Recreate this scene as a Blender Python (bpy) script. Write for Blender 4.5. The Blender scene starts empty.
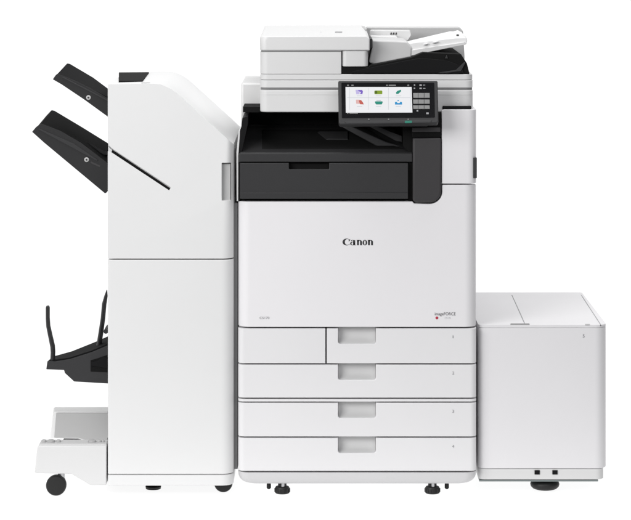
import bpy, bmesh, math, random
from mathutils import Vector, Matrix

# ------------------------------------------------------------------ camera
S = bpy.context.scene
D, K, EYE, HOR = 6.2, 0.0025, 1.375, -53.0      # distance to the machine's front plane, metres per photo pixel there
cam = bpy.data.cameras.new('camera'); co = bpy.data.objects.new('camera', cam); S.collection.objects.link(co)
co.location = (0, -D, EYE); co.rotation_euler = (math.radians(90), 0, 0)
cam.sensor_width = 36; cam.lens = 36*D/(631*K); cam.shift_y = -(260-HOR)/631.0
cam.clip_end = 200; cam.clip_start = .1
S.camera = co
# ------------------------------------------------------------------ world, lamps, exposure
W = bpy.data.worlds.new('World'); S.world = W; W.use_nodes = True
bg = W.node_tree.nodes['Background']; bg.inputs[0].default_value = (.97, .98, 1, 1); bg.inputs[1].default_value = .12
def area(name, loc, target, sx, sy, power, col=(1, 1, 1)):
    l = bpy.data.lights.new(name, 'AREA'); l.shape = 'RECTANGLE'; l.size = sx; l.size_y = sy; l.energy = power; l.color = col
    o = bpy.data.objects.new(name, l); S.collection.objects.link(o); o.location = loc
    o.rotation_euler = (Vector(target)-Vector(loc)).to_track_quat('-Z', 'Y').to_euler()
    return o
area('softbox_key', (-3.0, -3.7, 2.5), (0.1, 0, .8), 3.0, 2.0, 184, (1, .995, .99))
area('softbox_fill', (1.4, -4.8, 2.9), (0.2, 0, .9), 2.4, 1.8, 68, (.985, .985, 1))
area('softbox_top', (.4, .1, 3.6), (.3, .3, .4), 3.4, 2.0, 92)
S.render.engine = 'CYCLES'
S.view_settings.view_transform = 'Standard'; S.view_settings.look = 'None'
S.view_settings.exposure = 0; S.view_settings.gamma = 1

# ------------------------------------------------------------------ helpers
def X(px, Y=0.0): return (px-315.5)*K*(D+Y)/D
def Z(py, Y=0.0): return EYE-(py-HOR)*K*(D+Y)/D
C = S.collection
def mat(name, col, rough=.45, bump=.02, scale=900, spec=.4, metal=0, emit=None, es=0, mottle=.015):
    m = bpy.data.materials.new(name); m.use_nodes = True; nt = m.node_tree; b = nt.nodes['Principled BSDF']
    b.inputs['Roughness'].default_value = rough; b.inputs['Metallic'].default_value = metal
    b.inputs['Specular IOR Level'].default_value = spec
    if isinstance(col, (int, float)): col = (col, col, col)
    tc = nt.nodes.new('ShaderNodeTexCoord')
    n2 = nt.nodes.new('ShaderNodeTexNoise'); n2.inputs['Scale'].default_value = 6; n2.inputs['Detail'].default_value = 4
    nt.links.new(tc.outputs['Object'], n2.inputs['Vector'])
    mx = nt.nodes.new('ShaderNodeMix'); mx.data_type = 'RGBA'
    mx.inputs['A'].default_value = (*[c*(1-mottle) for c in col], 1); mx.inputs['B'].default_value = (*[min(1, c*(1+mottle)) for c in col], 1)
    nt.links.new(n2.outputs['Fac'], mx.inputs['Factor']); nt.links.new(mx.outputs['Result'], b.inputs['Base Color'])
    if bump:
        n = nt.nodes.new('ShaderNodeTexNoise'); n.inputs['Scale'].default_value = scale; n.inputs['Detail'].default_value = 2
        nt.links.new(tc.outputs['Object'], n.inputs['Vector'])
        bp = nt.nodes.new('ShaderNodeBump'); bp.inputs['Strength'].default_value = bump; bp.inputs['Distance'].default_value = .001
        nt.links.new(n.outputs['Fac'], bp.inputs['Height']); nt.links.new(bp.outputs['Normal'], b.inputs['Normal'])
    if emit:
        b.inputs['Emission Color'].default_value = (*emit, 1); b.inputs['Emission Strength'].default_value = es
    return m
M = dict(
    white=mat('white_plastic', (.80, .80, .80), .42, .04),
    scan=mat('scanner_plastic', (.665, .665, .665), .42, .04),
    hand=mat('hand_recess_grey', (.56, .56, .56), .5, .02),  # shade of the drawer recesses put into the grey; feeder parts share it
    bayfloor=mat('bay_floor_black', (.024, .024, .025), .45, .1, 500, .3),
    traytop=mat('matte_tray_black', (.010, .010, .0105), .7, .12, 500, .02),
    side=mat('tray_grey', (.029, .029, .030), .6, .08, 700, .15),
    fin=mat('finisher_plastic', (.755, .757, .757), .42, .05),
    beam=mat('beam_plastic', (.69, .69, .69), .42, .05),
    base=mat('base_plastic_shaded', (.60, .597, .605), .42, .04),  # darker than the drawers: underside shade put into the colour
    draw=mat('drawer_plastic', (.745, .74, .75), .42, .04),
    cool=mat('cool_white_plastic', (.785, .775, .79), .42, .04),
    lilac=mat('deck_plastic', (.735, .727, .741), .42, .04),
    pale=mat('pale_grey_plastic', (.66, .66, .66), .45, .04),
    grey=mat('mid_grey_plastic', (.46, .46, .46), .5, .04),
    dgrey=mat('dark_grey_plastic', (.030, .030, .0315), .55, .05),
    seam=mat('seam_grey', (.22, .22, .222), .8, 0),
    char=mat('charcoal_plastic', (.034, .034, .0355), .5, .12, 600, .24),
    pillar=mat('warm_charcoal_plastic', (.041, .039, .041), .5, .08, 700, .35),
    black=mat('black_plastic', (.008, .008, .0085), .55, .08, 700, .10),
    matte=mat('matte_black', (.006, .006, .006), .8, .05, 700, .15),
    rubber=mat('black_rubber', (.012, .012, .012), .5, .05, 500, .35),
    metal=mat('brushed_steel', (.55, .55, .56), .3, .02, metal=1),
    screwm=mat('screw_face', (.5, .5, .5), .4, 0),
    bezel=mat('glossy_black_bezel', (.006, .006, .007), .18, 0, spec=.25),
    ink=mat('dark_ink', (.035, .035, .038), .5, 0),
    midink=mat('charcoal_ink', (.11, .11, .115), .5, 0),
    greyink=mat('grey_ink', (.30, .30, .31), .5, 0),
    paleink=mat('pale_ink', (.6, .6, .61), .5, 0),
    redink=mat('red_ink', (.42, .03, .06), .5, 0),
    plate=mat('zinc_plate', (.22, .25, .25), .4, .02, metal=.3),
    key=mat('grey_key', (.22, .22, .22), .5, 0),
    screen=mat('lit_screen', (.03, .03, .03), .2, 0, emit=(.97, .975, 1), es=.84),
    led=mat('green_led', (.02, .12, .09), .3, 0, emit=(.02, .40, .27), es=.16),
)
def em(name, c, es=.8): 
    return mat(name, tuple(v*.05 for v in c), .3, 0, emit=c, es=es)
M['i_violet'] = em('icon_violet', (.22, .13, .62)); M['i_lav'] = em('icon_lavender', (.62, .55, .9))
M['i_olive'] = em('icon_olive', (.25, .38, .02)); M['i_dol'] = em('icon_dark_olive', (.09, .15, .01))
M['i_teal'] = em('icon_teal', (.02, .30, .22)); M['i_red'] = em('icon_red', (.62, .13, .1)); M['i_pink'] = em('icon_pink', (.85, .52, .5))
M['i_blue'] = em('icon_blue', (.03, .33, .68)); M['i_line'] = em('icon_line', (.66, .69, .73)); M['i_txt'] = em('icon_text', (.5, .5, .52))

def thing(name, loc, label, cat, group=None):
    o = bpy.data.objects.new(name, None); C.objects.link(o); o.location = loc; o.empty_display_size = .1
    o['label'] = label; o['category'] = cat
    if group: o['group'] = group
    return o
def root_loc(p):
    while p is not None and p.parent is not None: p = p.parent
    return p.location.copy() if p else Vector((0, 0, 0))
def finish(name, bm, m, parent=None, micro=0, label=None, sharp=32, seg=2):
    bmesh.ops.remove_doubles(bm, verts=bm.verts, dist=1e-6)
    bmesh.ops.recalc_face_normals(bm, faces=bm.faces)
    off = root_loc(parent)
    bmesh.ops.translate(bm, vec=-off, verts=bm.verts)
    me = bpy.data.meshes.new(name); bm.to_mesh(me); bm.free()
    for p in me.polygons: p.use_smooth = True
    me.set_sharp_from_angle(angle=math.radians(sharp))
    me.materials.append(m if not isinstance(m, str) else M[m])
    o = bpy.data.objects.new(name, me); C.objects.link(o)
    if parent: o.parent = parent
    if micro:
        b = o.modifiers.new('bevel', 'BEVEL'); b.width = micro; b.segments = seg; b.limit_method = 'ANGLE'; b.angle_limit = math.radians(sharp)
        b.harden_normals = False; b.use_clamp_overlap = True
    if label: o['label'] = label
    return o
def rounded(pts, radii, seg=6):
    """2D polygon with its corners rounded; radii in the same units, one per corner or a single number"""
    n = len(pts); out = []
    for i, p in enumerate(pts):
        r = radii[i] if isinstance(radii, (list, tuple)) else radii
        p = Vector(p[:2]); a = Vector(pts[i-1][:2]); b = Vector(pts[(i+1) % n][:2])
        u = (a-p).normalized(); v = (b-p).normalized()
        if r <= 0: out.append(tuple(p)); continue
        ang = u.angle(v); t = min(r/math.tan(ang/2), (a-p).length*.49, (b-p).length*.49)
        r2 = t*math.tan(ang/2); cdir = (u+v).normalized(); c = p+cdir*(r2/math.sin(ang/2))
        s = p+u*t; e = p+v*t; a0 = math.atan2(s.y-c.y, s.x-c.x); a1 = math.atan2(e.y-c.y, e.x-c.x)
        d = a1-a0
        while d > math.pi: d -= 2*math.pi
        while d < -math.pi: d += 2*math.pi
        for k in range(seg+1):
            q = a0+d*k/seg; out.append((c.x+r2*math.cos(q), c.y+r2*math.sin(q)))
    return out
def loft_bm(fr, bk, bm=None):
    bm = bm or bmesh.new()
    A = [bm.verts.new(p) for p in fr]; B = [bm.verts.new(p) for p in bk]; n = len(A)
    bm.faces.new(A); bm.faces.new(B[::-1])
    for i in range(n): bm.faces.new((A[i], B[i], B[(i+1) % n], A[(i+1) % n]))
    return bm
def front(pts, Y): return [(X(x, Y), Y, Z(y, Y)) for x, y in pts]
def prism_bm(pts, Y0, Y1, bm=None):
    f = front(pts, Y0); return loft_bm(f, [(x, Y1, z) for x, y, z in f], bm)
def bev(bm, pred, w, seg=6):
    es = [e for e in bm.edges if pred(e)]
    if es: bmesh.ops.bevel(bm, geom=es, offset=w, segments=seg, profile=.5, affect='EDGES', clamp_overlap=True)
    return bm
def vert_front(x=None, tol=.003):
    def f(e):
        a, b = e.verts[0].co, e.verts[1].co
        if abs(a.x-b.x) > 1e-5 or abs(a.y-b.y) > 1e-5: return False
        return x is None or any(abs(a.x-q) < tol for q in (x if isinstance(x, (list, tuple)) else [x]))
    return f
def panel_bm(x0, x1, y0, y1, Y0, Y1, rl=.022, rr=.022):
    """box given by photo edges at its front plane, with the two front vertical corners rounded in plan"""
    a, b = X(x0, Y0), X(x1, Y0); plan = rounded([(a, Y0), (b, Y0), (b, Y1), (a, Y1)], [rl, rr, 0, 0], 10)
    z0, z1 = Z(y1, Y0), Z(y0, Y0)
    return loft_bm([(x, y, z0) for x, y in plan], [(x, y, z1) for x, y in plan])
def box_bm(x0, x1, y0, y1, z0, z1, bm=None):
    P = [(x0, y0), (x1, y0), (x1, y1), (x0, y1)]
    return loft_bm([(x, y, z0) for x, y in P], [(x, y, z1) for x, y in P], bm)
def pbox(name, px0, px1, py0, py1, Y0, Y1, m, parent, micro=.001):
    return finish(name, box_bm(X(px0, Y0), X(px1, Y0), Y0, Y1, Z(py1, Y0), Z(py0, Y0)), m, parent, micro)
def prism(name, pts, Y0, Y1, m, parent, micro=.001, label=None, seg=2):
    return finish(name, prism_bm(pts, Y0, Y1), m, parent, micro, label, seg=seg)
def loft(name, fr, Y0, bk, Y1, m, parent, micro=.001):
    return finish(name, loft_bm(front(fr, Y0), front(bk, Y1)), m, parent, micro)
def lathe_bm(prof, c, axis='Z', n=40, bm=None):
    bm = bm or bmesh.new(); rings = []
    for r, h in prof:
        ring = []
        for k in range(n):
            a = 2*math.pi*k/n; u, v = r*math.cos(a), r*math.sin(a)
            p = {'Z': (u, v, h), 'Y': (u, h, v), 'X': (h, u, v)}[axis]
            ring.append(bm.verts.new(Vector(p)+Vector(c)))
        rings.append(ring)
    for A, B in zip(rings, rings[1:]):
        for k in range(n): bm.faces.new((A[k], A[(k+1) % n], B[(k+1) % n], B[k]))
    bm.faces.new(rings[0][::-1]); bm.faces.new(rings[-1])
    return bm
def tube_bm(path, r, n=10, flat=1.0, bm=None):
    bm = bm or bmesh.new(); rings = []
    for i, p in enumerate(path):
        p = Vector(p); a = Vector(path[max(0, i-1)]); b = Vector(path[min(len(path)-1, i+1)])
        t = (b-a).normalized(); s = Vector((0, 1, 0)); s = (s-t*s.dot(t)).normalized(); u = t.cross(s)
        rr = r[i] if isinstance(r, (list, tuple)) else r
        rings.append([bm.verts.new(p+u*rr*math.cos(2*math.pi*k/n)+s*rr*flat*math.sin(2*math.pi*k/n)) for k in range(n)])
    for A, B in zip(rings, rings[1:]):
        for k in range(n): bm.faces.new((A[k], A[(k+1) % n], B[(k+1) % n], B[k]))
    bm.faces.new(rings[0][::-1]); bm.faces.new(rings[-1])
    return bm
def cut(o, bms):
    """carve the given closed shapes (world coordinates) out of a finished part"""
    if not isinstance(bms, list): bms = [bms]
    off = root_loc(o)
    for bm in bms:
        bmesh.ops.recalc_face_normals(bm, faces=bm.faces)
        bmesh.ops.translate(bm, vec=-off, verts=bm.verts)
        me = bpy.data.meshes.new('cutter'); bm.to_mesh(me); bm.free()
        c = bpy.data.objects.new('cutter', me); C.objects.link(c); c.parent = o.parent
        md = o.modifiers.new('cut', 'BOOLEAN'); md.object = c; md.operation = 'DIFFERENCE'; md.solver = 'EXACT'
        while o.modifiers[0] != md: o.modifiers.move(len(o.modifiers)-1, 0)
        others = [m for m in o.modifiers if m != md]
        for m in others: m.show_viewport = False
        dg = bpy.context.evaluated_depsgraph_get(); dg.update()
        new = bpy.data.meshes.new_from_object(o.evaluated_get(dg)); o.modifiers.remove(md)
        for m in others: m.show_viewport = True
        name = o.data.name; o.data = new
        for p in new.polygons: p.use_smooth = True
        new.set_sharp_from_angle(angle=math.radians(32))
        bpy.data.objects.remove(c)
    return o
def text_bm(s, px0, px1, pybase, Y, h=None, ext=.0004):
    """lettering on a front face: spans px0..px1 with its baseline at pybase; h = cap height in px"""
    cu = bpy.data.curves.new('t', 'FONT'); cu.body = s; cu.size = 1; cu.resolution_u = 4
    to = bpy.data.objects.new('t', cu); C.objects.link(to)
    dg = bpy.context.evaluated_depsgraph_get(); dg.update()
    me = bpy.data.meshes.new_from_object(to.evaluated_get(dg)); bpy.data.objects.remove(to)
    xs = [v.co.x for v in me.vertices]; x0, x1 = min(xs), max(xs)
    sx = (X(px1, Y)-X(px0, Y))/(x1-x0); sz = (h*K/.7) if h else sx
    bm = bmesh.new(); bm.from_mesh(me)
    for v in bm.verts: v.co = Vector((X(px0, Y)+(v.co.x-x0)*sx, Y, Z(pybase, Y)+v.co.y*sz))
    r = bmesh.ops.extrude_face_region(bm, geom=list(bm.faces))
    bmesh.ops.translate(bm, vec=(0, -ext, 0), verts=[e for e in r['geom'] if isinstance(e, bmesh.types.BMVert)])
    return bm

# ------------------------------------------------------------------ setting: white floor and sweep, with an added glow that hides shadows
m = mat('glowing_white_sheet', (.14, .14, .14), .6, 0, emit=(1, 1, 1), es=.92, mottle=0)
bm = bmesh.new()
def sheet(prof, w):
    bm = bmesh.new(); A = [bm.verts.new((-w, y, z)) for y, z in prof]; B = [bm.verts.new((w, y, z)) for y, z in prof]
    for i in range(len(prof)-1): bm.faces.new((A[i], B[i], B[i+1], A[i+1]))
    return bm
ap = finish('table_apron', sheet([(-1.6, -.0005), (-.292, -.0005)], 4.5), mat('white_apron_laminate', (.5, .5, .5), .6, .03)); ap['kind'] = 'structure'
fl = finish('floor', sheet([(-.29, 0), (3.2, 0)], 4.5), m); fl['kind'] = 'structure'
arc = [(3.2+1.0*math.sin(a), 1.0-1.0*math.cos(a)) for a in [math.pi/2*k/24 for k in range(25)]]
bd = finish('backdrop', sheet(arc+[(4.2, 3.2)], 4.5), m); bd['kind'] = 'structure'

# ================================================================== FINISHER (left)
FB = .60
# tall unit docked on the printer's left
fin = thing('finisher', (X(170), .3, 0), 'tall pale finisher with sloping right shoulder and black trays on its left side', 'finisher')
xr, xl = X(233.4), X(107.8)
up = [(107.8, 258.6), (107.8, 84.2), (150, 83.6), (157, 84.0), (161.5, 84.8), (166, 86.4), (170.5, 88.6), (175, 91.6), (179, 94.8), (226, 137.6), (233.4, 144.6), (233.4, 258.6)]
bm = prism_bm(up, 0, FB)
def fr_edge(e):
    a, b = e.verts[0].co, e.verts[1].co
    return abs(a.y) < 1e-6 and abs(b.y) < 1e-6
es_v = [e for e in bm.edges if fr_edge(e) and abs(e.verts[0].co.x-xr) < 1e-4 and abs(e.verts[1].co.x-xr) < 1e-4]
bmesh.ops.bevel(bm, geom=es_v, offset=.030, segments=12, profile=.5, affect='EDGES')
uc = finish('upper_cover', bm, 'fin', fin, .005, seg=3)
ld = finish('lower_door', panel_bm(107.8, 233.4, 259.9, 474.2, 0, FB, .004, .030), 'fin', fin, .002)
finish('base_skirt', panel_bm(107.8, 233.2, 475, 485.8, .001, FB, .004, .030), 'fin', fin, .002)
pbox('frame', 109.5, 230.5, 215, 484, .036, .56, 'dgrey', fin, 0)
# grip in the right edge of the upper cover
cut(uc, prism_bm(rounded([(221.3, 163.5), (230.6, 163.5), (230.6, 201.5), (221.3, 201.5)], .8), -.02, .024))
prism('door_grip', rounded([(221.6, 163.8), (230.4, 163.8), (230.4, 201.2), (221.6, 201.2)], .6), .013, .026, 'grey', fin, .0008)
# diagonal tray slot cut into the cover
cut(uc, prism_bm([(107.0, 143.5), (109.5, 147.3), (113, 150.2), (170.5, 188.2), (168.6, 191.2), (111, 153.2), (107.0, 152)], -.02, .012))
prism('tray_slot_lining', [(111.6, 150.4), (114, 151.2), (169.9, 188.4), (168.4, 190.7), (113, 153.8), (111.2, 152.6)], .004, .014, 'matte', fin, 0)
prism('slot_corner_cap', [(108.2, 146), (109.4, 147.6), (112.2, 150), (111.2, 153), (108.2, 152)], .003, .012, 'pale', fin, .0005)
# black paper exit on the flat top
zt = Z(83.6)
def topx(px, py):   # a point of the flat top, from where it shows
    s = (EYE-zt)/K/(py-HOR); Yp = D*(s-1) ; return (X(px, Yp), Yp)
pl = [topx(118.8, 81.9), topx(142.6, 81.6), topx(149, 73.0), topx(118.8, 73.2)]
finish('paper_exit', loft_bm([(x, y, zt-.004) for x, y in pl], [(x, y, zt+.0025) for x, y in pl]), 'matte', fin, .001)
pl = [topx(141.5, 83.4), topx(150, 83.2), topx(150, 82.8), topx(141.5, 82.9)]
finish('exit_latch', loft_bm([(x, y, zt-.003) for x, y in pl], [(x, y, zt+.0015) for x, y in pl]), 'grey', fin, 0)
# docking side between finisher and printer
prism('docking_panel', [(232.9, 203), (237.7, 203), (237.7, 469), (232.9, 469)], .036, .30, 'seam', fin, .001)
prism('docking_flange', [(233.0, 150), (234.6, 150), (234.6, 204), (233.0, 204)], .034, .10, 'seam', fin, .0005)
# output trays
def screw(px, py, Y, parent, r=2.4):
    o = finish('screw', lathe_bm([(r*K*.7, Y-.0022), (r*K, Y-.001), (r*K, Y+.003)], (X(px, Y), 0, Z(py, Y)), 'Y', 20), 'screwm', parent)
    finish('screw_recess', lathe_bm([(r*K*.42, Y-.003), (r*K*.42, Y)], (X(px, Y), 0, Z(py, Y)), 'Y', 12), 'dgrey', o)
T1 = .10
t1 = loft('upper_output_tray', [(53.4, 79.2), (57.2, 74), (76, 80.6), (107.6, 97), (112, 99), (112, 118), (107, 115.2), (62, 84)], T1+.006,
          [(63, 68.6), (67.2, 63.2), (70, 63.8), (93, 77.4), (108, 88.6), (108, 108), (107, 108), (72, 80)], T1+.32, 'traytop', fin, .002)
loft('tray_side', [(52.7, 79.3), (55.2, 75.6), (57.2, 73.6), (76, 80.8), (92, 89), (108.5, 98.6), (108.5, 117.2), (84, 99.4), (61.5, 84.4)], T1,
     [(53.2, 79.2), (55.5, 75.8), (57.6, 73.8), (76, 81), (92, 89.2), (108.5, 98.8), (108.5, 117), (84, 99.2), (62, 84.2)], T1+.006, 'side', t1, .001)
prism('tray_rib', [(62, 77.4), (63, 76.8), (108, 99.8), (108, 101.4)], T1-.002, T1+.001, 'char', t1, .0005)
screw(88.5, 97.5, T1, t1)
t2 = loft('lower_output_tray', [(33, 131.5), (41, 124), (81, 142), (107.6, 163), (112, 166), (112, 190), (107, 190), (44, 142)], T1+.006,
          [(46, 116), (51.6, 110), (54.5, 110.6), (82, 127), (108.5, 143.4), (110, 180), (107, 180), (60, 132)], T1+.34, 'traytop', fin, .002)
loft('tray_side', [(32.0, 131.8), (36, 127), (41, 123.4), (60, 130.6), (81, 142.6), (96, 154), (108.5, 163.6), (108.5, 190), (106.6, 192.6), (104.9, 193.4), (44, 142.6)], T1,
     [(32.5, 131.8), (36.3, 127), (41.3, 123.6), (60, 130.8), (81, 142.8), (96, 154.2), (108.5, 163.8), (108.5, 189.6), (106.6, 192.2), (105.2, 193), (44.4, 142.4)], T1+.006, 'side', t2, .001)
prism('tray_rib', [(38, 129.2), (39, 128.4), (74, 143.8), (98, 160), (97, 161)], T1-.002, T1+.001, 'char', t2, .0005)
loft('tray_finger', [(82, 143), (88, 142), (104, 151), (108, 152), (108, 155.5), (98, 154.5), (88, 149)], T1+.1, [(82, 143), (88, 142), (104, 151), (108, 152), (108, 155.5), (98, 154.5), (88, 149)], T1+.2, 'char', t2, .002)
prism('tray_nameplate', [(91, 161.4), (100.4, 165.6), (99.9, 167.2), (90.5, 163)], T1-.0006, T1+.001, 'pillar', t2, 0)
screw(86.6, 159.6, T1, t2)
# booklet tray, low on the left
T3 = .10
t3 = loft('booklet_tray', [(47.4, 361), (46.2, 369.4), (64, 370), (64.8, 373), (74.2, 381.6), (108.5, 383.6), (108.5, 345), (92, 352), (70, 359), (55, 361.4)], T3, [(51, 358), (51, 364), (66, 365), (67, 368), (76, 376), (108.5, 378), (108.5, 337.6), (96, 343.4), (72, 353), (57, 357)], T3+.30, 'char', fin, .0015)
loft('stacking_surface', [(49, 360.2), (56, 359.6), (70, 357.4), (92, 350.4), (108.5, 343.4), (108.5, 347), (92, 354), (70, 361), (56, 363), (49, 363)], T3+.003,
     [(51.6, 356.4), (57, 355.4), (72, 351.2), (96, 341.6), (108.5, 336), (108.5, 339), (96, 345), (72, 355), (57, 359), (51.6, 359)], T3+.295, 'traytop', t3, .001)
prism('tray_pocket', [(90.6, 360.4), (97, 358.6), (108, 354.8), (108, 372.4), (90.6, 371.6)], T3-.0015, T3+.002, 'matte', t3, .0005)
prism('pocket_lever', [(91, 362.6), (97, 360.8), (102, 357.4), (108, 357.6), (108, 368.6), (96, 366.4), (91, 366)], T3-.004, T3, 'black', t3, .0005)
Pt = lambda x, y, Y: (X(x, Y), Y, Z(y, Y))
finish('paper_stop', tube_bm([Pt(47.7, 305.9, T3+.02), Pt(47.8, 307.6, T3+.02), Pt(47.8, 318, T3+.02), Pt(48.3, 326, T3+.02), Pt(50.4, 336, T3+.02), Pt(52.6, 346, T3+.02), Pt(53, 352, T3+.02), Pt(52.6, 360, T3+.02)],
       [.0035, .0052, .0052, .0053, .0056, .006, .006, .006], 12, 3.0), 'char', t3)
finish('paper_stop', tube_bm([Pt(106.9, 290, T3+.12), Pt(106.0, 296, T3+.12), Pt(104.2, 304, T3+.12), Pt(103, 318, T3+.12), Pt(101, 332, T3+.12), Pt(99, 345, T3+.12)],
       [.001, .0045, .0060, .0060, .0064, .0066], 12, 3.0), 'char', t3)
finish('stop_hinge', lathe_bm([(.006, T3+.04), (.006, T3+.12)], (X(104.5, T3), 0, Z(334, T3)), 'Y', 16), 'char', t3)
# base extension: two beams and castors
bmpts = [(36.4, 473.4), (34.6, 473.0), (37.2, 448), (38.6, 445.6), (106.4, 445.6), (106.4, 485.2), (90.4, 485.2), (71.4, 474)]
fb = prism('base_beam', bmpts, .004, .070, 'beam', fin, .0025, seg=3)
prism('beam_top_plate', [(38.4, 445.4), (39.4, 443.9), (106.2, 443.9), (106.2, 445.4)], .012, .066, 'pale', fb, .0005)
for px, w in ((44, 3), (51, 5), (58.5, 3), (92, 5), (99, 3), (103, 2)):
    Yc = .035
    finish('plate_boss', lathe_bm([(w*K*.8, 0), (w*K*.8, .004), (w*K*.5, .006)], (X(px, Yc), Yc, Z(443.8, .012)), 'Z', 18), 'grey', fb)
rb = loft('base_beam', [(50, 438.4), (53.2, 412.6), (54.6, 411.4), (108, 411.4), (108, 447), (98, 447), (86, 441), (78, 438.8)], .50,
          [(50.6, 433.4), (53.6, 408), (55, 407), (110, 407), (110, 442), (98, 442), (86, 436), (78, 433.8)], .57, 'white', fin, .002)
rb['label'] = 'rear beam of the base with its front shade as a grey plate'
prism('beam_shade', [(54.2, 437.6), (56.2, 413.2), (108, 413.2), (108, 446), (98, 446), (86, 440), (78, 437.6)], .494, .499, 'grey', rb, .0005)  # grey sheet stands in for the tray's shade on the beam front
pbox('cross_member', 104, 107.6, 446, 480, .06, .5, 'dgrey', fin, .001)
def castor(px, Yc, r, name='castor', zc=None, stemtop=.06):
    zc = r if zc is None else zc
    x = X(px, Yc)
    rnd = [(r*.55, -.013), (r*.9, -.012), (r*.985, -.008), (r, -.002), (r, .002), (r*.985, .008), (r*.9, .012), (r*.55, .013)]
    w = finish('castor', lathe_bm(rnd, (x, Yc, zc), 'Y', 40), 'rubber', fin)
    finish('castor_stem', lathe_bm([(.009, r*1.3), (.009, stemtop)], (x+.011, Yc+.012, 0), 'Z', 20), 'metal', w)
    finish('castor_fork', lathe_bm([(r*.7, Yc+.013), (r*.7, Yc+.02), (r*.5, Yc+.03)], (x+.004, 0, zc+.004), 'Y', 32), 'black', w)
    return w
castor(56.3, .02, .0255)
castor(223.4, .060, .0235)
castor(72, .53, .0265)
finish('levelling_foot', lathe_bm([(.019, 0), (.02, .006), (.014, .011), (.006, .013), (.006, .032)], (X(153.3, .09), .09, Z(488.6, .09)), 'Z', 28), 'rubber', fin)

# ================================================================== PRINTER (middle)
PB = .58
prn = thing('multifunction_printer', (X(357), .3, 0), 'large white multifunction printer with tilted touchscreen, black output bay and four paper drawers', 'printer')
PL, PR = 238.0, 476.6
finish('body', box_bm(X(PL)+.001, X(PR)-.001, .038, PB, Z(473.2), Z(200)), 'cool', prn, .002)
finish('rear_body', box_bm(X(PL)+.001, X(PR)-.001, .22, PB, Z(200)+.0005, Z(82.6, .22)), 'scan', prn, .006)
pbox('inner_frame', 239.2, 475.4, 203, 473.5, .0335, .0375, 'seam', prn, 0)
# front door, with the step up to the right around the pillar
door = [(PL, 201.6), (412.8, 201.6), (414, 203.6)] + [(429.5+12.6*math.sin(a), 191.8+12.2*math.cos(a)) for a in [math.pi/2*k/10 for k in range(11)]] + [(442.1, 185.0), (PR, 185.0), (PR, 327.2), (PL, 327.2)]
bm = prism_bm(door, 0, .034)
es = [e for e in bm.edges if fr_edge(e) and (all(abs(v.co.x-X(PR)) < 1e-4 for v in e.verts) or all(abs(v.co.x-X(PL)) < 1e-4 for v in e.verts))]
bmesh.ops.bevel(bm, geom=es, offset=.030, segments=12, profile=.5, affect='EDGES')
fd = finish('front_door', bm, 'cool', prn, .0025, seg=3)
# drawers
def notch(y0): return prism_bm(rounded([(338.2, y0-3), (376.2, y0-3), (376.2, y0+16.6), (338.2, y0+16.6)], [0, 0, 2.2, 2.2], 5), -.02, .026)
def drawer(y0, y1, x0=PL, num=None, x1=PR):
    o = finish('paper_drawer', panel_bm(x0, x1, y0, y1, 0, .033, .030 if x0 == PL else .001, .030), 'draw', prn, .0014)
    cut(o, notch(y0))
    # scooped back of the hand hole
    z1, z0 = Z(y0), Z(y0+16.2); a, b = X(338.6), X(375.8)
    prof = [(.005, z0), (.026, z0)] + [(.026, z1)] + [(.022, z1), (.0235, z1-.012), (.021, z0+.016), (.016, z0+.008), (.009, z0+.003)]
    P = [(a, y, z) for y, z in prof]; Q = [(b, y, z) for y, z in prof]
    finish('drawer_handle', loft_bm(P, Q), 'hand', o, 0)
    if num: finish('drawer_number', text_bm(num, 452.6 if num == '1' else 452.2, 453.5 if num == '1' else 454.2, y0+9.6, -.0002, 2.8), 'greyink', o)
    return o
sp = finish('cassette_cover', panel_bm(PL, 325.4, 328.6, 363.3, 0, .033, .030, .001), 'draw', prn, .0014)
drawer(328.6, 363.3, 326.7, '1')
drawer(364.8, 397.8, PL, '2')
finish('middle_rail', panel_bm(PL, PR, 399.2, 401.6, .001, .033, .030, .030), 'draw', prn, .0006)
drawer(403.0, 436.6, PL, '3')
drawer(438.1, 471.0, PL, '4')
# base with softly rounded lower edge
bm = bmesh.new(); z1, z0 = Z(472.6, .001), Z(485.2, .001); rings = []
lay = [(0, z1)] + [(.027*(1-math.cos(math.pi/2*k/8)), z0+.027*(1-math.sin(math.pi/2*k/8))) for k in range(9)]
for ins, z in lay:
    a, b, f = X(PL)+ins, X(PR)-ins, .001+ins*.8
    rings.append([bm.verts.new((x, y, z)) for x, y in rounded([(a, f), (b, f), (b, PB), (a, PB)], [.028, .028, .002, .002], 10)])
for A, B in zip(rings, rings[1:]):
    for k in range(len(A)): bm.faces.new((A[k], A[(k+1) % len(A)], B[(k+1) % len(A)], B[k]))
bm.faces.new(rings[0]); bm.faces.new(rings[-1][::-1])
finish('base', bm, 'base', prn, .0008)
for px in (282.3, 432.4):
    Yc = .045; c = (X(px, Yc), Yc, 0)
    f = finish('levelling_foot', lathe_bm([(.0165, 0), (.0185, .002), (.0185, .013), (.0165, .0165), (.011, .0185), (.0105, .026), (.012, .033)], c, 'Z', 36), 'rubber', prn)
    bmk = bmesh.new()
    for k in range(14):
        a = 2*math.pi*k/14; lathe_bm([(.0016, .003), (.0016, .0125)], (c[0]+.0184*math.cos(a), Yc+.0184*math.sin(a), 0), 'Z', 8, bmk)
    finish('foot_grip', bmk, 'rubber', f)
    finish('foot_bolt', lathe_bm([(.0055, .0186), (.0052, .0265)], (c[0]+.001, Yc-.0075, 0), 'Z', 6), 'metal', f)
for px in (268.8, 446.8):
    finish('stabiliser_pin', lathe_bm([(.003, .009), (.0055, .012), (.0055, .019), (.004, .036)], (X(px, .05), .05, 0), 'Z', 16), 'rubber', prn)
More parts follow.
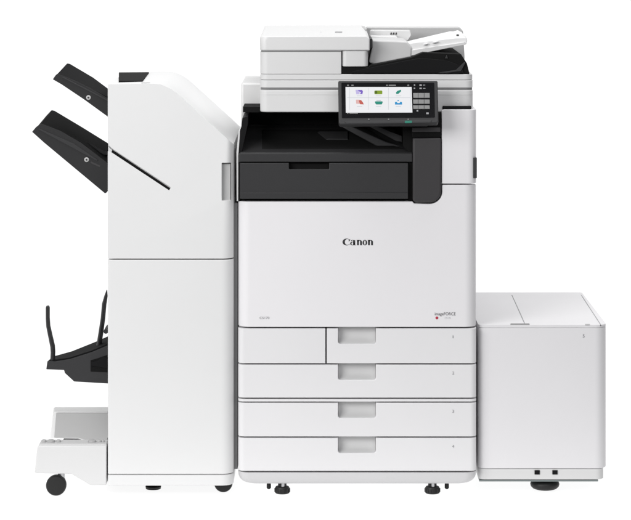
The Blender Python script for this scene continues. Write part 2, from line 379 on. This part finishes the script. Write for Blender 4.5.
# writing
CB = -.0003
def serif_word():
    bm = bmesh.new(); y0, h, xh = 245.3, 6.7, 5.35
    def add(poly): prism_bm(poly, CB, .0006, bm)
    def ring(cx, cy, rx, ry, ix, iy, a0, a1, dx=0, n=28):
        for k in range(n):
            p, q = math.radians(a0+(a1-a0)*k/n), math.radians(a0+(a1-a0)*(k+1)/n)
            add([(cx+rx*math.cos(p), cy-ry*math.sin(p)), (cx+rx*math.cos(q), cy-ry*math.sin(q)), (cx+dx+ix*math.cos(q), cy-iy*math.sin(q)), (cx+dx+ix*math.cos(p), cy-iy*math.sin(p))])
    # C
    ring(346.6, y0-3.3, 4.1, 3.45, 2.5, 2.95, 42, 322, .75)
    add([(348.2, y0-4.1), (350.0, y0-6.3), (350.2, y0-6.0), (349.6, y0-3.9), (348.9, y0-4.4)])
    # a
    ring(352.4, y0-1.75, 2.3, 1.8, 1.0, 1.3, 0, 360, .1)
    add([(353.1, y0-4.9), (355.2, y0-5.2), (355.2, y0-.4), (356.1, y0-.3), (356.1, y0), (353.1, y0)])
    ring(352.6, y0-3.9, 2.0, 1.5, 1.0, .95, 10, 165, 0, 12)
    def n_(x, w):
        add([(x-.5, y0-xh), (x+1.9, y0-xh), (x+1.9, y0), (x, y0), (x, y0-xh+.5), (x-.5, y0-xh+.4)])
        ring(x+w-2.6, y0-xh+2.0, 2.6, 2.0, .7, 1.3, 0, 160, 0, 12)
        add([(x+w-1.95, y0-xh+2.0), (x+w, y0-xh+2.0), (x+w, y0), (x+w-1.95, y0)])
    n_(357.0, 5.0)
    ring(364.9, y0-2.65, 2.35, 2.75, .75, 2.2, 0, 360, 0)
    n_(368.0, 5.0)
    return bm
finish('maker_lettering', serif_word(), 'ink', fd, sharp=20)
finish('model_lettering', text_bm('imageFORCE', 434.8, 455.6, 315.3, CB, 3.0), 'midink', fd)
finish('model_dot', lathe_bm([(.0036, -.0007), (.0036, .001)], (X(436.9), 0, Z(317.9)), 'Y', 20), 'redink', fd)
finish('model_number', text_bm('C5170', 444.6, 450.6, 319.0, CB, 1.9), 'paleink', fd)
finish('model_code', text_bm('C5170', 259.6, 269.4, 319.0, CB, 2.3), 'greyink', fd)
# output bay
bay = finish('bay_back_wall', box_bm(X(PL)+.012, X(441), .205, .219, Z(205), Z(107, .2)), 'black', prn, .001)
loft('output_bay_floor', [(238.6, 162.2), (238.6, 155.0), (240, 152.8), (412.5, 152.8), (412.5, 162.2)], .006,
     [(243.4, 162), (243.4, 130), (243.6, 124.4), (412.5, 124.4), (412.5, 162)], .20, 'bayfloor', prn, .003)
prism('bay_lip', [(239.0, 162.0), (239.2, 154.4), (240.2, 153.4), (412.4, 153.4), (412.4, 162.0)], .0015, .008, 'char', prn, .0025, seg=3)
loft('stack_platform', [(262, 150), (262, 148.7), (404, 148.7), (404, 150)], .03, [(262, 131), (262, 129.4), (345, 129.4), (345, 131)], .16, 'matte', prn, .001)
loft('stack_sensor_flag', [(324, 141), (328, 138.6), (348, 138.6), (348, 141)], .09, [(316, 133), (319, 131.2), (348, 131.2), (348, 133)], .14, 'bayfloor', prn, .001)
loft('paper_ramp', [(344, 151), (344, 146), (358, 147.5), (411.5, 150), (411.5, 152)], .07, [(330, 138), (318, 131), (343, 131), (411, 146), (411, 150)], .19, 'char', prn, .001)
loft('exit_guide', [(342, 127.0), (350, 125.8), (386, 142), (411, 149), (411, 152.5), (380, 148)], .05, [(344, 123.0), (352, 121.8), (386, 138), (411, 144), (411, 150.5), (380, 145)], .15, 'char', prn, .002)
loft('exit_guide', [(366, 124.5), (372, 124.2), (402, 136), (402, 142), (396, 141)], .04, [(366, 120.5), (372, 120.2), (402, 132), (402, 138), (396, 138)], .15, 'char', prn, .001)
prism('bay_side_wall', [(403, 110), (413, 110), (413, 201), (408.4, 201), (408.4, 152), (403, 146)], .012, .2, 'matte', prn, .001)
prism('bay_ceiling', [(243, 112.3), (441, 112.3), (441, 107), (243, 107)], .06, .2, 'matte', prn, 0)
prism('left_post', [(242.2, 106), (244.2, 106), (244.2, 124), (242.2, 124)], .19, .204, 'pale', prn, .0005)
prism('left_bay_edge', [(238.4, 201), (238.4, 155), (242.3, 118), (248, 116), (248, 124), (241.2, 156), (240.2, 201)], .012, .2, 'black', prn, .001)
prism('side_cheek', [(236.7, 201), (236.5, 152), (238.6, 131), (240.2, 129.5), (238.4, 156), (238.3, 201)], .016, .20, 'pale', prn, .0005)
# dark drawer like panel below the bay, with hand slot
tp = prism('exit_tray_front', rounded([(240.0, 163.0), (408.2, 163.0), (408.2, 198.9), (240.0, 198.9)], .8), -.001, .030, 'char', prn, .0015)
cut(tp, prism_bm([(288.8, 161), (329.2, 161), (329.2, 170.3), (288.8, 170.3)], -.03, .020))
pbox('hand_slot', 289.2, 328.8, 163.4, 170.0, .016, .024, 'matte', tp, 0)
prism('lower_trim', [(240.2, 192.6), (408.0, 192.6), (408.0, 198.6), (240.2, 198.6)], -.0025, .001, 'char', tp, .001)
pbox('bay_underframe', 238.8, 413, 162.4, 201, .02, .2, 'matte', prn, 0)
# dark pillar and the arm to the control panel
pill = [(412.8, 138), (441.2, 138), (441.2, 190)] + [(429.2+12*math.cos(a), 190.6+12*math.sin(a)) for a in [math.pi/2*k/10 for k in range(1, 11)]] + [(416, 202.8), (412.8, 200.5)]
bm = prism_bm(pill, -.006, .15)
prism_o = finish('pillar', bm, 'pillar', prn, .004, seg=3)
prism('panel_arm', [(411.8, 137.4), (411.8, 124.5), (441, 112), (441.4, 137.4)], -.001, .14, 'matte', prn, .002)
prism('arm_trim', [(412.2, 131.8), (412.2, 127.6), (440.4, 127.6), (440.4, 131.8)], -.004, .0, 'pillar', prn, .001)
# right hand cover
rc = rounded([(441.8, 183.6), (441.8, 109.6), (PR, 109.6), (PR, 183.6)], [.5, 2.4, 0, 0], 5)
bm = prism_bm(rc, 0, .20)
es = [e for e in bm.edges if fr_edge(e) and all(abs(v.co.x-X(PR)) < 1e-4 for v in e.verts)]
bmesh.ops.bevel(bm, geom=es, offset=.022, segments=10, profile=.5, affect='EDGES')
finish('right_cover', bm, 'cool', prn, .002)
pbox('cover_cap', 442.6, 471.4, 106.0, 109.4, .012, .19, 'black', prn, .002)
prism('side_grip', rounded([(473.2, 157.6), (476.9, 157.6), (476.9, 178.2), (473.2, 178.2)], .6), .003, .08, 'dgrey', prn, .001)
finish('right_body', box_bm(X(442.6), X(PR)-.002, .19, .221, Z(200), Z(108, .19)), 'cool', prn, .001)
# scanner
SY = .02
sb = finish('scanner_base', panel_bm(260.0, 473.2, 89.9, 112.2, SY, .53, .020, .020), 'scan', prn, .0035)
sb.modifiers['bevel'].segments = 3
finish('scanner_seam', panel_bm(260.6, 472.6, 87.6, 90.2, SY+.003, .52, .020, .020), 'seam', prn, 0)
finish('scanner_trim', panel_bm(259.9, 473.3, 94.2, 94.7, SY-.0006, .1, .020, .020), 'scan', sb, 0)
lid = finish('platen_lid', panel_bm(260.0, 473.0, 80.3, 87.7, SY, .52, .020, .020), 'scan', prn, .001)
finish('lid_upper_step', panel_bm(260.1, 472.8, 74.2, 80.0, SY+.0015, .52, .020, .020), 'scan', lid, .002)
finish('lid_left_block', panel_bm(260.1, 341.4, 52.0, 74.0, SY+.001, .50, .020, .002), 'scan', lid, .001)
# automatic document feeder
fs = [(259.9, 50.6), (259.9, 38.0), (261.4, 36.0), (366.6, 35.8), (369.6, 38.4), (369.8, 50.6)]
bk = [(262.4, 50.6), (262.4, 29.0), (264.2, 25.4), (363.0, 25.2), (367.0, 28.0), (367.6, 50.6)]
bm = loft_bm(front(fs, SY), [(X(a, SY)*1.0+.0, .47, EYE-(b-HOR)*K*(D+.47)/D if i not in (0, 5) else Z(50.6, SY)) for i, ((a, _), (_, b)) in enumerate(zip(fs, bk))])
bmesh.ops.bevel(bm, geom=[e for e in bm.edges if abs(e.verts[0].co.x-e.verts[1].co.x) < .0065 and all(abs(v.co.y-SY) < 1e-6 and v.co.x < X(262) for v in e.verts)], offset=.018, segments=8, profile=.5, affect='EDGES')
adf = finish('document_feeder', bm, 'scan', prn, .003, seg=3)
fdn = finish('feeder_drop_side', panel_bm(342.0, 368.0, 51.0, 66.6, SY+.002, .40, .012, .012), 'scan', adf, .002)
finish('feeder_seam', panel_bm(261, 341.6, 50.4, 52.2, SY+.004, .45, .018, .002), 'seam', adf, 0)
def ontop(px, py):   # on the sloped feeder top
    za, zb_ = Z(36, SY), Z(25.3, .47)
    t = 0
    for _ in range(30):
        Yp = SY+(.47-SY)*t; zz = za+(zb_-za)*t; pv = HOR+(EYE-zz)/K*D/(D+Yp); t += (pv-py)*.05
    return Vector((X(px, SY+(.47-SY)*t), SY+(.47-SY)*t, za+(zb_-za)*t))
def toppatch(name, pts, m, parent, up_=.0015):
    P = [ontop(*p) for p in pts]; return finish(name, loft_bm([p-Vector((0, 0, .003)) for p in P], [p+Vector((0, 0, up_)) for p in P]), m, parent, 0)
toppatch('feeder_icon', [(335, 32.9), (342, 32.9), (342.2, 32.0), (335.3, 32.0)], 'greyink', adf)
toppatch('feeder_icon', [(319.8, 33.0), (321.4, 33.0), (321.5, 32.2), (320, 32.2)], 'paleink', adf)
toppatch('feeder_handle_edge', [(361.6, 26.8), (365.4, 30.0), (367.0, 29.6), (364.5, 26.6)], 'grey', adf)
prism('feeder_hinge', [(369.6, 38.6), (372.4, 38.6), (372.6, 48), (370, 48)], SY+.03, .2, 'dgrey', adf, .001)
# rear wall of the feeder and the paper plate
prism('feeder_rear_wall', [(366, 60), (366, 27.0), (459.6, 27.0), (463, 31), (464.6, 56), (464.6, 60)], .42, .455, 'grey', prn, .003)  # grey colour stands in for shade on this wall
gp = loft('side_guide', [(369, 37), (370, 30), (410, 30.4), (411.4, 35.2), (406, 43.6), (372, 43.6)], .33, [(370, 36), (371, 29.4), (410, 29.8), (411, 34.2), (406, 42), (372, 42)], .36, 'hand', prn, .002)
prism('guide_ledge', [(370.2, 42), (371, 36.2), (396.6, 36.2), (398.6, 40.4), (406, 41.2), (404, 44)], .25, .33, 'pale', gp, .0015)
for i, (a, b) in enumerate(((390.2, 392.0), (392.6, 394.6), (395.2, 397.0))):
    prism('guide_mark', [(a, 34.6), (a+.5, 32.6), (b-.3, 32.4), (b, 34.5)], .3285, .331, 'dgrey', gp, 0)
ft = prism('feed_tray_base', [(369.0, 62.6), (371.6, 49), (372.2, 40.2), (395, 40.6), (407.4, 41.6), (412, 48), (411.6, 57.2), (374.4, 64.6)], SY+.05, .32, 'hand', prn, .004, seg=3)
bt = loft('feed_tray', [(405.8, 43.6), (409.6, 48.4), (410.6, 55.6), (420, 53.4), (466.2, 44.4), (467.4, 40.4), (466.2, 37.6), (455, 37.8)], SY+.055,
          [(402.0, 42.4), (404.6, 45.4), (405.6, 50.6), (416, 48.6), (458.4, 39), (459.2, 34.6), (458.4, 31.8), (450, 31.2)], .33, 'white', prn, .0015)
prism('tray_mark', [(424, 44.2), (428, 43.4), (428.2, 44.2), (424.2, 45)], SY+.0485, SY+.06, 'paleink', bt, 0)
prism('tray_mark', [(433, 42.4), (438, 41.4), (438.2, 42.2), (433.2, 43.2)], SY+.0485, SY+.06, 'paleink', bt, 0)
prism('tray_underside', [(410.9, 55.8), (410.4, 50.2), (464.6, 42.0), (465.6, 44.6), (421, 53.6)], SY+.052, SY+.058, 'pale', bt, .001)
prism('tray_tip', [(452, 38), (457, 33.4), (461.6, 32.2), (467.0, 38.4), (467.2, 41.6), (455, 42.4)], SY+.12, .30, 'white', bt, .0015)
prism('tray_lamp', rounded([(456, 34.6), (458.4, 34.2), (459.2, 36.2), (456.8, 36.4)], .4), SY+.118, SY+.125, 'dgrey', bt, 0)
# black delivery tray of the feeder
ot = prism('feeder_output_tray', rounded([(341.6, 73.9), (341.6, 67.2), (368.4, 67.2), (370.4, 65.2), (411, 57.4), (423, 52.4), (461, 54), (467, 63.4), (469.6, 73.9)], [2.6, 0, 0, 0, 0, 2, 1.5, 2, .6], 4), SY+.004, .40, 'matte', prn, .0015)
loft('tray_ridge', [(352, 73), (352, 71.4), (398, 62), (420, 58), (446, 60), (462, 66), (464, 73)], SY+.001, [(352, 73), (352, 71.4), (398, 63), (420, 59.2), (446, 61), (462, 66), (464, 73)], SY+.02, 'black', ot, .001)
prism('tray_ridge', [(438, 72.6), (456, 70), (464, 62.4), (465.6, 62.6), (461, 71), (446, 73)], SY-.001, SY+.01, 'char', ot, .0008)
prism('tray_pin', [(445, 58.4), (446.8, 54.8), (448, 58.6)], SY+.0, SY+.03, 'char', ot, .0005)
# control panel, tilted back
Yb, Yt = -.085, -.045
class Tilt:
    zb, zt = Z(124.2, Yb), Z(80.0, Yt)
vv = Vector((0, Yt-Yb, Tilt.zt-Tilt.zb)); nn = Vector((0, vv.z, -vv.y)).normalized()   # nn points into the panel
def tp_(px, py, d=0):
    t = (124.2-py)/(124.2-80.0); Yp = Yb+(Yt-Yb)*t; return Vector((X(px, Yp), Yp, Tilt.zb+vv.z*t))+nn*d
def tilted(name, pts, d0, d1, m, parent, micro=0, seg=2):
    return finish(name, loft_bm([tp_(x, y, d0) for x, y in pts], [tp_(x, y, d1) for x, y in pts]), m, parent, micro, seg=seg)
cp = tilted('control_panel', rounded([(338.2, 80.6), (437.6, 80.6), (438.6, 122.6), (338.8, 124.2)], [1.6, 1.6, 2.2, 2.6], 5), 0, .026, 'dgrey', prn, .002, 3)
tilted('panel_back', rounded([(350, 84), (430, 84), (430, 120), (350, 120)], 3), .026, .06, 'char', cp, .003)
bz = tilted('bezel', rounded([(341.4, 82.6), (434.2, 82.6), (434.8, 117.6), (341.8, 118.2)], 1.0, 4), -.0012, .004, 'bezel', cp, .0006)
scn = tilted('screen', [(345.5, 87.2), (411.6, 87.2), (412.4, 112.7), (345.8, 112.9)], -.0018, .001, 'screen', bz)
tilted('chin_lip', [(344, 121.2), (432, 120.2), (430.6, 122.8), (346.6, 123.8)], -.0012, .003, 'dgrey', cp, .001)
def icon(name, pts, m, parent=None, d=-.0022): return tilted(name, pts, d, -.0017, m, parent or scn)
def disc(cx, cy, rx, ry, n=16): return [(cx+rx*math.cos(2*math.pi*k/n), cy+ry*math.sin(2*math.pi*k/n)) for k in range(n)]
# six app icons, each with its faint caption
def pxz(x, y): return (340+x/8.413, 80+y/8.413)
Q = lambda L: [pxz(*p) for p in L]
icon('app_icon', Q([(130, 85), (165, 85), (165, 122), (137, 122)]), 'i_lav')
icon('app_icon', Q([(150, 88), (186, 86), (193, 100), (188, 122), (168, 120), (176, 104), (160, 98)]), 'i_violet', d=-.0025)
icon('app_icon', rounded(Q([(289, 91), (356, 91), (356, 122), (289, 122)]), .9, 4), 'i_olive')
icon('app_icon', disc(*pxz(303, 106), 1.3, 1.5), 'i_dol', d=-.0025)
icon('app_icon', Q([(470, 108), (482, 94), (512, 84), (515, 96), (492, 118), (474, 120)]), 'i_teal')
icon('app_icon', Q([(134, 168), (166, 168), (170, 204), (136, 202)]), 'i_pink')
icon('app_icon', Q([(158, 176), (176, 170), (192, 190), (200, 208), (168, 206)]), 'i_red', d=-.0025)
icon('app_icon', rounded(Q([(290, 182), (362, 182), (352, 208), (302, 208)]), .7, 3), 'i_teal')
icon('app_icon', Q([(306, 170), (344, 170), (344, 180), (306, 180)]), 'i_line')
icon('app_icon', Q([(462, 188), (476, 186), (484, 196), (500, 196), (510, 184), (522, 190), (522, 209), (462, 209)]), 'i_blue')
icon('app_icon', Q([(489, 168), (498, 180), (480, 180)]), 'i_blue')
for cx in (165, 325, 492):
    for cy in (134, 222):
        icon('app_caption', Q([(cx-24, cy), (cx+22, cy), (cx+22, cy+4), (cx-24, cy+4)]), 'i_line')
for a in (80, 238, 406, 590):
    icon('grid_line', Q([(a, 70), (a+3, 70), (a+3, 252), (a, 252)]), 'i_line', d=-.002)
icon('grid_line', Q([(60, 150), (595, 150), (595, 153), (60, 153)]), 'i_line', d=-.0021)
for x, w in ((60, 14), (96, 18), (388, 14), (410, 60), (566, 16)):
    tilted('status_mark', Q([(x, 42), (x+w, 42), (x+w, 50), (x, 50)]), -.0018, 0, 'key', bz)
for x, w in ((60, 10), (80, 70)):
    tilted('status_mark', Q([(x, 281), (x+w, 281), (x+w, 286), (x, 286)]), -.0018, 0, 'key', bz)
def k10(x, y): return (405+x/10.4, 75+y/10.4)
for y0, y1 in ((190, 240), (258, 302), (318, 356)):
    kk = tilted('keypad_key', [k10(84, y0), k10(256, y0), k10(258, y1), k10(86, y1)], -.0022, 0, 'key', bz, .0004)
    for x in (84+50, 84+112):
        tilted('key_gap', [k10(x, y0+2), k10(x+5, y0+2), k10(x+5, y1-2), k10(x, y1-2)], -.0024, -.002, 'dgrey', kk)
for (a, b, w, h) in ((150, 100, 24, 16), (186, 104, 24, 6), (150, 134, 24, 14), (186, 138, 26, 6), (92, 100, 14, 14), (90, 134, 16, 12), (220, 392, 26, 18), (120, 366, 18, 16), (28, 102, 12, 14)):
    tilted('panel_mark', [k10(a, b), k10(a+w, b), k10(a+w, b+h), k10(a, b+h)], -.0018, 0, 'greyink', bz)
tilted('status_lamp', rounded([(405.0, 120.9), (411.8, 120.8), (412.2, 123.0), (404.6, 123.2)], .6, 3), -.0022, .001, 'led', cp)
for px in (368.8, 388.6, 408.2):
    tilted('indicator', disc(px, 119.4, .7, .6), -.0016, .001, 'key', cp)
# ================================================================== PAPER DECK (right)
DY = .03; DB = .62
dk = thing('paper_deck', (X(542, DY), .3, 0), 'low square pale lilac grey paper deck with flat lid on the right of the printer', 'paper deck')
finish('front_panel', panel_bm(478.4, 607.0, 327.8, 468.6, DY, DB, .020, .030), 'lilac', dk, .0015)
xa, xb = X(478.4, DY), X(607.0, DY); zl = Z(327.6, DY); zt2 = Z(325.0, DY)
plan = rounded([(xa, DY), (xb, DY), (xb, DB), (xa, DB)], [.016, .030, .006, .006], 10)
lid = finish('lid', loft_bm([(x, y, zl) for x, y in plan], [(x, y, zt2) for x, y in plan]), 'lilac', dk, .0025, seg=3)
def flat(px, py):
    s = (EYE-zt2)/K/(py-HOR); Yp = D*(s-1); return (X(px, Yp), Yp)
def lidpatch(name, pts, m, h=.0006):
    P = [flat(*p) for p in pts]; finish(name, loft_bm([(x, y, zt2-.001) for x, y in P], [(x, y, zt2+h) for x, y in P]), m, lid, 0)
cut(lid, [loft_bm([(x, y, zt2-.004) for x, y in P], [(x, y, zt2+.01) for x, y in P]) for P in (
    [flat(524.2, 323.6), flat(525.2, 323.6), flat(512.2, 295.0), flat(511.4, 295.0)],
    [flat(600.4, 325.0), flat(601.4, 325.0), flat(581.6, 295.0), flat(580.8, 295.0)])])
lidpatch('lid_gap', [(524.3, 323.5), (525.1, 323.5), (512.1, 295.1), (511.5, 295.1)], 'greyink', -.0008)
lidpatch('lid_gap', [(600.5, 324.8), (601.3, 324.8), (581.5, 295.1), (580.9, 295.1)], 'greyink', -.0008)
lidpatch('lid_latch', [(510.4, 324.9), (529.6, 324.9), (529.3, 323.7), (510.6, 323.7)], 'key', .0008)
lidpatch('lid_button', [(585.2, 325.0), (590, 325.0), (589.6, 324.2), (585, 324.2)], 'grey', .0008)
finish('deck_number', text_bm('5', 582.7, 584.6, 337.6, DY-.0003, 3.4), 'greyink', dk)
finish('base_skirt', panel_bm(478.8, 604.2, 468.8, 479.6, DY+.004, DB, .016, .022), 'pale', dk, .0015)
pbox('bottom_plate', 479.2, 598.2, 479.8, 481.6, DY+.012, DB-.02, 'plate', dk, .0006)
for px in (534.6, 552.4):
    pbox('skirt_latch', px, px+5.2, 470.4, 474.6, DY+.0015, DY+.01, 'black', dk, .0006)
Yc = .088; R = .0365
ft_ = finish('support_foot', lathe_bm([(.012, 0), (.023, .001), (.0305, .0035), (.0355, .0085), (.037, .014), (.0355, .019), (.030, .024), (.018, .027), (.010, .040)], (X(544.8, Yc), Yc, 0), 'Z', 48), 'rubber', dk)
for px, Yy in ((500, .5), (590, .5)):
    finish('castor', lathe_bm([(.012, -.01), (.019, -.008), (.02, 0), (.019, .008), (.012, .01)], (X(px, Yy), Yy, .02), 'Y', 28), 'rubber', dk)
